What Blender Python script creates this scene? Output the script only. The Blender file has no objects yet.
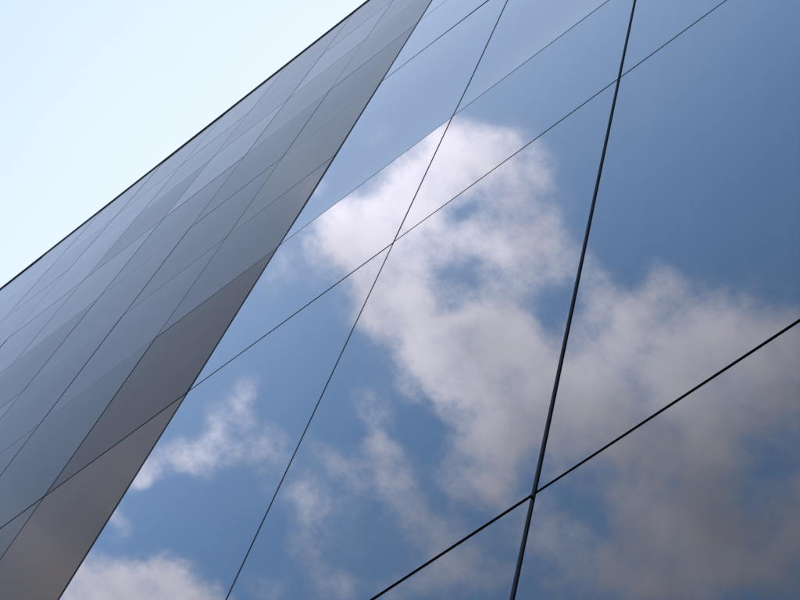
import bpy, bmesh, math, random
from mathutils import Vector, Matrix

random.seed(7)
scene = bpy.context.scene
col = scene.collection

# ------------------------------------------------------------------ camera
EYE = Vector((0.0, 0.0, 1.6))
CR = Vector((0.76588656, 0.62471036, 0.15216683))     # right
CU = Vector((0.54675776, -0.75730729, 0.35712970))    # up
CF = Vector((-0.33833967, 0.19032244, 0.92157671))    # forward
FPX = 2027.53                                         # focal length in pixels of an 800 px wide picture
cam_data = bpy.data.cameras.new("camera")
cam = bpy.data.objects.new("camera", cam_data)
col.objects.link(cam)
cam.matrix_world = Matrix((
    (CR.x, CU.x, -CF.x, EYE.x), (CR.y, CU.y, -CF.y, EYE.y),
    (CR.z, CU.z, -CF.z, EYE.z), (0, 0, 0, 1)))
cam_data.sensor_width = 36
cam_data.lens = FPX / 800 * 36
cam_data.clip_start = 0.05
cam_data.clip_end = 5000
scene.camera = cam

WALL_Y = 2.4626          # face of the facade


def sky_point(px, py):
    """Where in the cloud layer (at unit height) the facade mirrors this pixel of the photograph."""
    v = CF * FPX + CR * (px - 400) - CU * (py - 300)
    return (v.x / v.z, -v.y / v.z)


# ------------------------------------------------------------------ light
SUN = Vector((-0.20, 0.58, 0.79)).normalized()        # behind the building: the facade is in shade
sun_elev = math.asin(SUN.z)
sun_az = math.atan2(SUN.x, SUN.y)                     # from +Y towards +X
world = bpy.data.worlds.new("World")
scene.world = world
world.use_nodes = True
nt = world.node_tree
nt.nodes.clear()
N = nt.nodes.new
L = nt.links.new


def setin(sock, v):
    if isinstance(v, bpy.types.NodeSocket):
        L(v, sock)
    elif v is not None:
        sock.default_value = v


def math_(op, a, b=None, c=None, clamp=False):
    n = N('ShaderNodeMath'); n.operation = op; n.use_clamp = clamp
    setin(n.inputs[0], a); setin(n.inputs[1], b); setin(n.inputs[2], c)
    return n.outputs[0]


def vmath(op, a, b=None, out=0):
    n = N('ShaderNodeVectorMath'); n.operation = op
    setin(n.inputs[0], a); setin(n.inputs[1], b)
    return n.outputs[out]


def maprange(v, a, b, c=0.0, d=1.0, kind='SMOOTHSTEP'):
    n = N('ShaderNodeMapRange'); n.interpolation_type = kind
    setin(n.inputs['Value'], v)
    n.inputs['From Min'].default_value = a; n.inputs['From Max'].default_value = b
    n.inputs['To Min'].default_value = c; n.inputs['To Max'].default_value = d
    return n.outputs['Result']


def noise(vec, scale, detail, rough, dist=0.0, out='Fac'):
    n = N('ShaderNodeTexNoise'); n.noise_dimensions = '2D'
    L(vec, n.inputs['Vector'])
    n.inputs['Scale'].default_value = scale; n.inputs['Detail'].default_value = detail
    n.inputs['Roughness'].default_value = rough; n.inputs['Distortion'].default_value = dist
    return n.outputs[out]


def mixcol(f, a, b):
    n = N('ShaderNodeMix'); n.data_type = 'RGBA'
    setin(n.inputs[0], f); setin(n.inputs[6], a); setin(n.inputs[7], b)
    return n.outputs[2]


SKY_STRENGTH = 0.15
sky = N('ShaderNodeTexSky'); sky.sky_type = 'NISHITA'; sky.sun_disc = False
sky.sun_elevation = sun_elev
sky.sun_rotation = sun_az
sky.altitude = 100; sky.air_density = 1.0; sky.dust_density = 0.7; sky.ozone_density = 1.2

tc = N('ShaderNodeTexCoord')
d = vmath('NORMALIZE', tc.outputs['Generated'])
sep = N('ShaderNodeSeparateXYZ'); L(d, sep.inputs[0])
zc = math_('MAXIMUM', sep.outputs[2], 0.06)
comb = N('ShaderNodeCombineXYZ')
L(math_('DIVIDE', sep.outputs[0], zc), comb.inputs[0])
L(math_('DIVIDE', sep.outputs[1], zc), comb.inputs[1])
deck = comb.outputs[0]                                # position in the cloud layer
cs = vmath('DOT_PRODUCT', d, tuple(SUN), out=1)       # cosine of the angle to the sun

# wind-torn edges: warp the layer, then gather cloud masses on it
warp = noise(deck, 14.0, 6.0, 0.60, out='Color')
warp = vmath('SUBTRACT', warp, (0.5, 0.5, 0.5))
w2 = N('ShaderNodeVectorMath'); w2.operation = 'SCALE'; L(warp, w2.inputs[0]); w2.inputs['Scale'].default_value = 0.045
deckw = vmath('ADD', deck, w2.outputs[0])

CLOUDS = [  # px, py, radius px, weight
    # main cloud: head, shoulder, trunk
    (464, 148, 42, .85), (505, 160, 42, .75), (412, 187, 44, .85), (345, 232, 38, .85), (382, 208, 40, .7), (440, 160, 34, .7), (350, 264, 38, .65), (430, 215, 44, .5),
    (390, 245, 52, .7), (515, 215, 52, .8), (535, 260, 48, .8), (485, 255, 52, .6), (395, 295, 50, .75), (372, 306, 38, .7),
    (420, 335, 55, .85), (470, 330, 55, .85), (520, 320, 46, .6), (450, 375, 46, .7), (500, 380, 60, .9), (550, 385, 62, .9),
    (600, 400, 60, .85), (540, 430, 52, .8), (490, 450, 44, .65), (475, 490, 40, .65), (510, 490, 42, .55), (590, 445, 46, .6),
    # veil running to the right
    (610, 330, 50, .7), (640, 300, 36, .6), (655, 350, 58, .7), (700, 320, 50, .6), (705, 370, 56, .5), (760, 320, 52, .6),
    (750, 370, 52, .6), (805, 340, 55, .65), (800, 395, 50, .5), (660, 420, 56, .7), (640, 470, 46, .55), (700, 440, 46, .55),
    (690, 500, 50, .6), (650, 530, 50, .6), (700, 560, 60, .75), (640, 590, 50, .65), (760, 560, 56, .75), (815, 530, 46, .55),
    (800, 600, 60, .75), (740, 520, 40, .45), (870, 360, 70, .7), (890, 520, 70, .6), (570, 600, 36, .4), (570, 300, 40, .35),
    # wisps lower middle
    (375, 425, 34, .6), (388, 465, 36, .7), (398, 505, 36, .65), (415, 535, 30, .5), (350, 480, 26, .4), (370, 400, 24, .35),
    (455, 545, 40, .6), (440, 585, 44, .7), (490, 575, 36, .55), (400, 600, 34, .5), (345, 590, 32, .45), (300, 500, 34, .42),
    (310, 545, 34, .42), (275, 585, 30, .35), (330, 455, 26, .3),
    # crescent and bank lower left
    (118, 505, 22, .42), (138, 484, 24, .46), (165, 464, 24, .48), (195, 450, 24, .48), (225, 443, 24, .46), (255, 446, 26, .48),
    (240, 415, 22, .46), (250, 390, 18, .4), (275, 440, 22, .4), (284, 456, 24, .4), (268, 476, 18, .3), (96, 588, 46, 1.1), (140, 590, 46, 1.2), (180, 592, 42, 1.1),
    (208, 610, 36, .9), (60, 575, 46, .7), (20, 545, 45, .5), (40, 640, 80, 1.0), (150, 650, 80, 1.1), (118, 528, 20, .4),
    (740, 455, 120, .34), (640, 545, 110, .36), (700, 400, 120, .25), (800, 470, 120, .36), (590, 560, 90, .3), (520, 540, 80, .25), (470, 420, 110, .22), (330, 520, 90, .22),
    (470, 352, 50, .8), (520, 400, 50, .5),
    # gaps of clear sky inside the masses
    (452, 207, 26, -.45), (455, 294, 34, -.32), (482, 288, 24, -.25), (556, 305, 32, -.45), (430, 430, 42, -.55), (585, 525, 36, -.4),
    (775, 455, 34, -.4), (640, 375, 26, -.4), (510, 285, 18, -.3), (270, 540, 40, -.3), (345, 420, 30, -.3), (615, 285, 20, -.3),
    (730, 345, 22, -.3), (600, 470, 22, -.3), (565, 345, 20, -.25),
    (215, 425, 18, .35), (200, 462, 22, .35), (150, 480, 20, .3), (292, 262, 24, .55), (275, 285, 16, .3)]
total = None
for px, py, r, w in CLOUDS:
    u, v = sky_point(px, py)
    dist = vmath('DISTANCE', deckw, (u, v, 0.0), out=1)
    b = maprange(dist, 1.35 * r / FPX / 0.93, 0.15 * r / FPX, 0.0, w)
    total = b if total is None else math_('ADD', total, b)
near = math_('MINIMUM', math_('MULTIPLY', total, 1.04), 1.45)
# away from those masses the same broken cloud goes on
far = maprange(noise(deck, 2.6, 3.0, 0.5), 0.47, 0.64)
cu, cv = sky_point(430, 300)
farmask = maprange(vmath('DISTANCE', deck, (cu, cv, 0), out=1), 0.50, 0.85)
mass = math_('MAXIMUM', near, math_('MULTIPLY', far, farmask))
n1 = noise(deck, 26.0, 10.0, 0.69, 0.0)
n2 = noise(deck, 11.0, 3.0, 0.5)
tex = math_('ADD', math_('MULTIPLY', math_('SUBTRACT', n1, 0.5), 2.2), math_('MULTIPLY', math_('SUBTRACT', n2, 0.5), 0.8))
gate = maprange(mass, 0.0, 0.45)
dens = math_('ADD', mass, math_('MULTIPLY', tex, gate))
alpha = maprange(dens, -0.15, 1.75)
alpha = math_('MULTIPLY', alpha, 0.93)

toward = maprange(cs, 0.52, 0.68)                      # forward scattering makes cloud and haze brighter near the sun
cloud_l = math_('MULTIPLY_ADD', toward, 0.42, 0.32)
shade = math_('MULTIPLY_ADD', maprange(n2, 0.3, 0.7), 0.3, 0.82)
cl = N('ShaderNodeVectorMath'); cl.operation = 'SCALE'
cl.inputs[0].default_value = (1.0, 0.945, 1.07)
L(math_('MULTIPLY', cloud_l, shade), cl.inputs['Scale'])

bs = N('ShaderNodeVectorMath'); bs.operation = 'SCALE'
skyc = vmath('MULTIPLY', sky.outputs[0], (0.85, 1.01, 1.05))
L(skyc, bs.inputs[0]); bs.inputs['Scale'].default_value = SKY_STRENGTH
# thin high haze round the sun
veil = math_('MULTIPLY', maprange(cs, 0.62, 0.89), 0.95)
hz = mixcol(veil, bs.outputs[0], (0.348, 0.380, 0.44, 1))
final = mixcol(alpha, hz, cl.outputs[0])
world.cycles.sampling_method = 'NONE'
bg = N('ShaderNodeBackground'); L(final, bg.inputs['Color']); bg.inputs['Strength'].default_value = 1.0
out = N('ShaderNodeOutputWorld'); L(bg.outputs[0], out.inputs[0])

sl = bpy.data.lights.new("sun", 'SUN')
sl.energy = 3.0; sl.angle = math.radians(0.53); sl.color = (1.0, 0.95, 0.88)
so = bpy.data.objects.new("sun", sl); col.objects.link(so)
so.rotation_euler = (-SUN).to_track_quat('-Z', 'Y').to_euler()
so.location = SUN * 60

vs = scene.view_settings
vs.view_transform = 'Standard'; vs.look = 'None'; vs.gamma = 1.0; vs.exposure = 1.3
vs.use_curve_mapping = False
scene.render.engine = 'CYCLES'
scene.cycles.max_bounces = 5; scene.cycles.diffuse_bounces = 2
scene.render.resolution_x = 1024; scene.render.resolution_y = 768

# ------------------------------------------------------------------ materials
def material(name):
    m = bpy.data.materials.new(name); m.use_nodes = True
    t = m.node_tree
    return m, t, t.nodes['Principled BSDF']


def simple(name, colr, rough, metal=0.0, ior=1.5, var=0.15, scale=6.0):
    m, t, p = material(name)
    tcn = t.nodes.new('ShaderNodeTexCoord')
    nz = t.nodes.new('ShaderNodeTexNoise'); nz.inputs['Scale'].default_value = scale; nz.inputs['Detail'].default_value = 6
    t.links.new(tcn.outputs['Object'], nz.inputs['Vector'])
    rp = t.nodes.new('ShaderNodeValToRGB')
    rp.color_ramp.elements[0].color = tuple(c * (1 - var) for c in colr) + (1,)
    rp.color_ramp.elements[1].color = tuple(c * (1 + var) for c in colr) + (1,)
    rp.color_ramp.elements[0].position = .3; rp.color_ramp.elements[1].position = .7
    t.links.new(nz.outputs[0], rp.inputs[0]); t.links.new(rp.outputs[0], p.inputs['Base Color'])
    p.inputs['Roughness'].default_value = rough; p.inputs['Metallic'].default_value = metal
    p.inputs['IOR'].default_value = ior
    return m


def glass_material():
    m, t, p = material("reflective_glass")
    p.inputs['IOR'].default_value = 1.72
    p.inputs['Specular Tint'].default_value = (0.80, 0.97, 1.0, 1)
    tcn = t.nodes.new('ShaderNodeTexCoord')
    # a film of dust with faint rain runs
    mp = t.nodes.new('ShaderNodeMapping'); mp.inputs['Scale'].default_value = (5.0, 5.0, 0.22)
    t.links.new(tcn.outputs['Object'], mp.inputs['Vector'])
    rn = t.nodes.new('ShaderNodeTexNoise'); rn.inputs['Scale'].default_value = 1.6; rn.inputs['Detail'].default_value = 7; rn.inputs['Roughness'].default_value = .65
    t.links.new(mp.outputs[0], rn.inputs['Vector'])
    fr = t.nodes.new('ShaderNodeValToRGB')
    fr.color_ramp.elements[0].position = .38; fr.color_ramp.elements[0].color = (0.006, 0.009, 0.013, 1)
    fr.color_ramp.elements[1].position = .80; fr.color_ramp.elements[1].color = (0.024, 0.025, 0.028, 1)
    t.links.new(rn.outputs[0], fr.inputs[0]); t.links.new(fr.outputs[0], p.inputs['Base Color'])
    # dust specks: only the gloss and a trace of grey change
    vo = t.nodes.new('ShaderNodeTexVoronoi'); vo.inputs['Scale'].default_value = 2.3
    t.links.new(tcn.outputs['Object'], vo.inputs['Vector'])
    sp = t.nodes.new('ShaderNodeMapRange'); sp.inputs['From Min'].default_value = 0.018; sp.inputs['From Max'].default_value = 0.010
    t.links.new(vo.outputs['Distance'], sp.inputs['Value'])
    nz = t.nodes.new('ShaderNodeTexNoise'); nz.inputs['Scale'].default_value = 1.3; nz.inputs['Detail'].default_value = 8
    t.links.new(tcn.outputs['Object'], nz.inputs['Vector'])
    rr = t.nodes.new('ShaderNodeMapRange')
    rr.inputs['From Min'].default_value = 0.35; rr.inputs['From Max'].default_value = 0.75
    rr.inputs['To Min'].default_value = 0.0; rr.inputs['To Max'].default_value = 0.006
    t.links.new(nz.outputs[0], rr.inputs['Value'])
    ad = t.nodes.new('ShaderNodeMath'); ad.operation = 'MULTIPLY_ADD'
    t.links.new(sp.outputs[0], ad.inputs[0]); ad.inputs[1].default_value = 0.5
    t.links.new(rr.outputs[0], ad.inputs[2]); t.links.new(ad.outputs[0], p.inputs['Roughness'])
    return m


def cladding_material():
    m, t, p = material("dark_coated_panel")
    tcn = t.nodes.new('ShaderNodeTexCoord')
    oi = t.nodes.new('ShaderNodeObjectInfo')
    nz = t.nodes.new('ShaderNodeTexNoise'); nz.inputs['Scale'].default_value = 1.1; nz.inputs['Detail'].default_value = 7
    nz.inputs['Roughness'].default_value = 0.6
    vv = t.nodes.new('ShaderNodeVectorMath'); vv.operation = 'ADD'
    t.links.new(tcn.outputs['Object'], vv.inputs[0]); t.links.new(oi.outputs['Location'], vv.inputs[1])
    t.links.new(vv.outputs[0], nz.inputs['Vector'])
    rp = t.nodes.new('ShaderNodeValToRGB')
    rp.color_ramp.elements[0].position = .3; rp.color_ramp.elements[0].color = (0.084, 0.060, 0.044, 1)
    rp.color_ramp.elements[1].position = .72; rp.color_ramp.elements[1].color = (0.091, 0.068, 0.048, 1)
    t.links.new(nz.outputs[0], rp.inputs[0])
    hs = t.nodes.new('ShaderNodeVectorMath'); hs.operation = 'MULTIPLY'      # per-panel tone: random, with reflection differences painted in for some
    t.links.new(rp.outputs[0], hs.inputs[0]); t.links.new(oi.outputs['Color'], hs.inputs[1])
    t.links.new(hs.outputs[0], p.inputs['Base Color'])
    ir = t.nodes.new('ShaderNodeMapRange'); ir.inputs['To Min'].default_value = 1.018; ir.inputs['To Max'].default_value = 1.044
    p.inputs['Coat Weight'].default_value = 1.0; p.inputs['Coat IOR'].default_value = 1.016; p.inputs['Coat Roughness'].default_value = 0.08
    p.inputs['Specular Tint'].default_value = (0.84, 0.95, 1.0, 1)
    t.links.new(oi.outputs['Alpha'], ir.inputs['Value']); t.links.new(ir.outputs[0], p.inputs['IOR'])
    r2 = t.nodes.new('ShaderNodeMapRange'); r2.inputs['To Min'].default_value = 0.085; r2.inputs['To Max'].default_value = 0.125
    t.links.new(nz.outputs[0], r2.inputs['Value']); t.links.new(r2.outputs[0], p.inputs['Roughness'])
    return m


GLASS = glass_material()
CLAD = cladding_material()
EDGE = simple("anodised_edge", (0.09, 0.09, 0.10), 0.45, 0.0)
RUBBER = simple("black_gasket", (0.010, 0.010, 0.012), 0.8, ior=1.2)
CAP = simple("black_coping", (0.008, 0.008, 0.010), 0.6, ior=1.15)
CORE = simple("black_backing", (0.012, 0.012, 0.014), 0.9, ior=1.1)
SIDE = simple("grey_render", (0.22, 0.22, 0.23), 0.8)
PAVE = simple("paving", (0.27, 0.26, 0.25), 0.85, var=0.25, scale=1.5)
GRAVEL = simple("roof_gravel", (0.25, 0.24, 0.23), 0.9, var=0.4, scale=9)

# ------------------------------------------------------------------ helpers
def mesh_object(name, bm, mats, parent=None):
    me = bpy.data.meshes.new(name); bm.to_mesh(me); bm.free()
    for m in mats: me.materials.append(m)
    o = bpy.data.objects.new(name, me); col.objects.link(o)
    if parent: o.parent = parent
    return o


def box_bm(x0, x1, y0, y1, z0, z1, bevel=0.0):
    bm = bmesh.new()
    bmesh.ops.create_cube(bm, size=1.0)
    for v in bm.verts:
        v.co = Vector(((x0 + x1) / 2 + v.co.x * (x1 - x0), (y0 + y1) / 2 + v.co.y * (y1 - y0), (z0 + z1) / 2 + v.co.z * (z1 - z0)))
    if bevel:
        bmesh.ops.bevel(bm, geom=bm.edges[:], offset=bevel, segments=2, affect='EDGES', profile=0.5)
    return bm


def panel_mesh(name, w, h, thick, dish, mats, nx=8, nz=28):
    """A pane standing in the XZ plane, front at y = 0 (towards -Y), origin at its lower middle.
    The front is dished by `dish` metres in its middle; sides are slot 1, top and bottom slot 2."""
    bm = bmesh.new()
    g = [[None] * (nx + 1) for _ in range(nz + 1)]
    for j in range(nz + 1):
        for i in range(nx + 1):
            u = i / nx * 2 - 1; v = j / nz * 2 - 1
            q = (v + 1) / 2
            y = dish * q * (1 - q) ** 3 * 9.5 * (1 - 0.3 * u * u)
            g[j][i] = bm.verts.new((u * w / 2, y, (v + 1) * h / 2))
    for j in range(nz):
        for i in range(nx):
            f = bm.faces.new((g[j][i], g[j][i + 1], g[j + 1][i + 1], g[j + 1][i])); f.smooth = True; f.material_index = 0
    b = [bm.verts.new((x, thick, z)) for x, z in ((-w / 2, 0), (w / 2, 0), (w / 2, h), (-w / 2, h))]
    # sides are their own vertices so the front keeps its own normals
    def strip(front, b0, b1, slot):
        fr = [bm.verts.new(v.co) for v in front]
        if slot == 1:
            lip = 0.016
            m0 = bm.verts.new((b0.co.x, fr[0].co.y + lip, b0.co.z)); m1 = bm.verts.new((b1.co.x, fr[-1].co.y + lip, b1.co.z))
            f = bm.faces.new(fr + [m1, m0]); f.material_index = 1
            f = bm.faces.new((m0, m1, b1, b0)); f.material_index = 2
        else:
            f = bm.faces.new(fr + [b1, b0]); f.material_index = slot
    strip([g[j][0] for j in range(nz + 1)], b[0], b[3], 1)
    strip([g[j][nx] for j in range(nz + 1)], b[1], b[2], 1)
    strip([g[0][i] for i in range(nx + 1)], b[0], b[1], 2)
    strip([g[nz][i] for i in range(nx + 1)], b[3], b[2], 2)
    bm.faces.new((b[3], b[2], b[1], b[0])).material_index = 2
    me = bpy.data.meshes.new(name); bm.to_mesh(me); bm.free()
    for m in mats: me.materials.append(m)
    return me

# ------------------------------------------------------------------ ground
bm = bmesh.new()
bmesh.ops.create_grid(bm, x_segments=2, y_segments=2, size=2500)
ground = mesh_object("ground", bm, [PAVE]); ground["kind"] = "structure"

# ------------------------------------------------------------------ the tower
Z0 = 1.6
Z = {k: Z0 + 2 * v for k, v in {-2: 3.6349, 0: 6.8766, 1: 8.5463, 2: 9.9870, 3: 11.4592, 4: 12.9950, 5: 14.4580, 6: 15.7700, 7: 17.3766}.items()}
Z[-3] = Z[-2] - 3.0
Z[-5] = 0.42
SEAM_X = -6.8552           # where mirror glass meets dark cladding
GW, CW = 2.0497, 1.5462    # module widths
NG, NC = 8, 13
X_RIGHT = SEAM_X + NG * GW
X_LEFT = SEAM_X - NC * CW
THICK = 0.045
ROOF = Z[7]

tower = bpy.data.objects.new("office_tower", None); col.objects.link(tower)
tower.location = ((X_LEFT + X_RIGHT) / 2, WALL_Y + 8, 0)
tower["label"] = "tall office tower clad in sky-mirroring blue glass and dark grey matte panels"
tower["category"] = "building"
TO = Vector(tower.location)


def part(o):
    o.location = Vector(o.location) - TO
    o.parent = tower
    return o


part(mesh_object("core_wall", box_bm(X_LEFT + .05, X_RIGHT - .05, WALL_Y + THICK + .012, WALL_Y + 16, 0.0, ROOF - .05), [CORE]))
part(mesh_object("side_wall", box_bm(X_LEFT, X_LEFT + .04, WALL_Y + .08, WALL_Y + 16, 0.0, ROOF - .02), [SIDE]))
part(mesh_object("side_wall", box_bm(X_RIGHT - .04, X_RIGHT, WALL_Y + .08, WALL_Y + 16, 0.0, ROOF - .02), [SIDE]))
part(mesh_object("rear_wall", box_bm(X_LEFT + .05, X_RIGHT - .05, WALL_Y + 16.002, WALL_Y + 16.05, 0.0, ROOF - .02), [SIDE]))
part(mesh_object("roof", box_bm(X_LEFT + .1, X_RIGHT - .1, WALL_Y + .3, WALL_Y + 15.9, ROOF - .046, ROOF + .02), [GRAVEL]))
part(mesh_object("plinth", box_bm(X_LEFT, X_RIGHT, WALL_Y - .012, WALL_Y + .05, 0.0, Z[-5] - .03, .004), [CAP]))
# parapet coping in lengths, overhanging the facade
x = X_LEFT - .05
while x < X_RIGHT:
    x1 = min(x + 4.0, X_RIGHT + .05)
    part(mesh_object("coping", box_bm(x + .004, x1 - .004, WALL_Y - .015, WALL_Y + .32, ROOF + .012, ROOF + .17, .006), [CAP]))
    x = x1
# black seam strip between glass and cladding
part(mesh_object("seam_strip", box_bm(SEAM_X - .016, SEAM_X + .016, WALL_Y + .004, WALL_Y + THICK + .008, Z[-5] - .02, ROOF - .01, .003), [RUBBER]))

gap_v, gap_h = 0.029, 0.032
rows_glass = [(-5, -3), (-3, -2), (-2, 0), (0, 1), (1, 3), (3, 4), (4, 6), (6, 7)]
for a, b_ in rows_glass:
    h = Z[b_] - Z[a] - gap_h
    dish = 0.0004 if h < 4 else 0.0008
    if a == 1: dish = 0.010
    me = panel_mesh("glass_panel", GW - gap_v, h, THICK, dish, [GLASS, EDGE, RUBBER])
    for i in range(NG):
        o = bpy.data.objects.new("glass_panel", me); col.objects.link(o)
        o.location = (SEAM_X + (i + .5) * GW + (0.006 if i == 0 else 0), WALL_Y + random.uniform(-.0005, .0005), Z[a] + gap_h / 2)
        o.rotation_euler = (random.uniform(-1, 1) * math.radians(.02) - (math.radians(.06) if a == 1 else 0), 0, random.uniform(-1, 1) * math.radians(.10))
        part(o)

gap_c = 0.022
rows_clad = [(-5, -3), (-3, -2), (-2, 0), (0, 1), (1, 2), (2, 3), (3, 4), (4, 5), (5, 6), (6, 7)]
REFLECT_TONES = {  # (row, column): tone, gloss; uneven reflection of tilted panels put into their colour
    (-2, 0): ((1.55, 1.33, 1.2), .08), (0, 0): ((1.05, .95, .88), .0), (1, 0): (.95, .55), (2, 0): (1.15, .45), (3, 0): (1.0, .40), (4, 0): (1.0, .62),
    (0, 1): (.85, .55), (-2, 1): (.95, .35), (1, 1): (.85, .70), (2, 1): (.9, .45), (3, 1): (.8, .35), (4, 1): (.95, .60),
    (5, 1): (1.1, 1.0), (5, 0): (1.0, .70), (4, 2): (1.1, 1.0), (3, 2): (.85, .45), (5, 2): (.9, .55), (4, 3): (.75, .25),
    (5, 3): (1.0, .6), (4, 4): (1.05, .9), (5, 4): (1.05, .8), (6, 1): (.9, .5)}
for a, b_ in rows_clad:
    h = Z[b_] - Z[a] - gap_c
    me = panel_mesh("cladding_panel", CW - gap_c, h, THICK - .01, 0.0015, [CLAD, RUBBER, RUBBER], 4, 8)
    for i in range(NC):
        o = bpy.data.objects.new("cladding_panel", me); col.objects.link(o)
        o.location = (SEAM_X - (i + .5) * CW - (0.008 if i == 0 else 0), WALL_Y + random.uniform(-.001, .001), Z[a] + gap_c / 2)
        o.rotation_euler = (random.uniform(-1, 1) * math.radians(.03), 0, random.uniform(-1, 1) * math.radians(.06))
        tone, gloss = REFLECT_TONES.get((a, i), (random.uniform(.85, 1.12), random.uniform(.25, .8)))
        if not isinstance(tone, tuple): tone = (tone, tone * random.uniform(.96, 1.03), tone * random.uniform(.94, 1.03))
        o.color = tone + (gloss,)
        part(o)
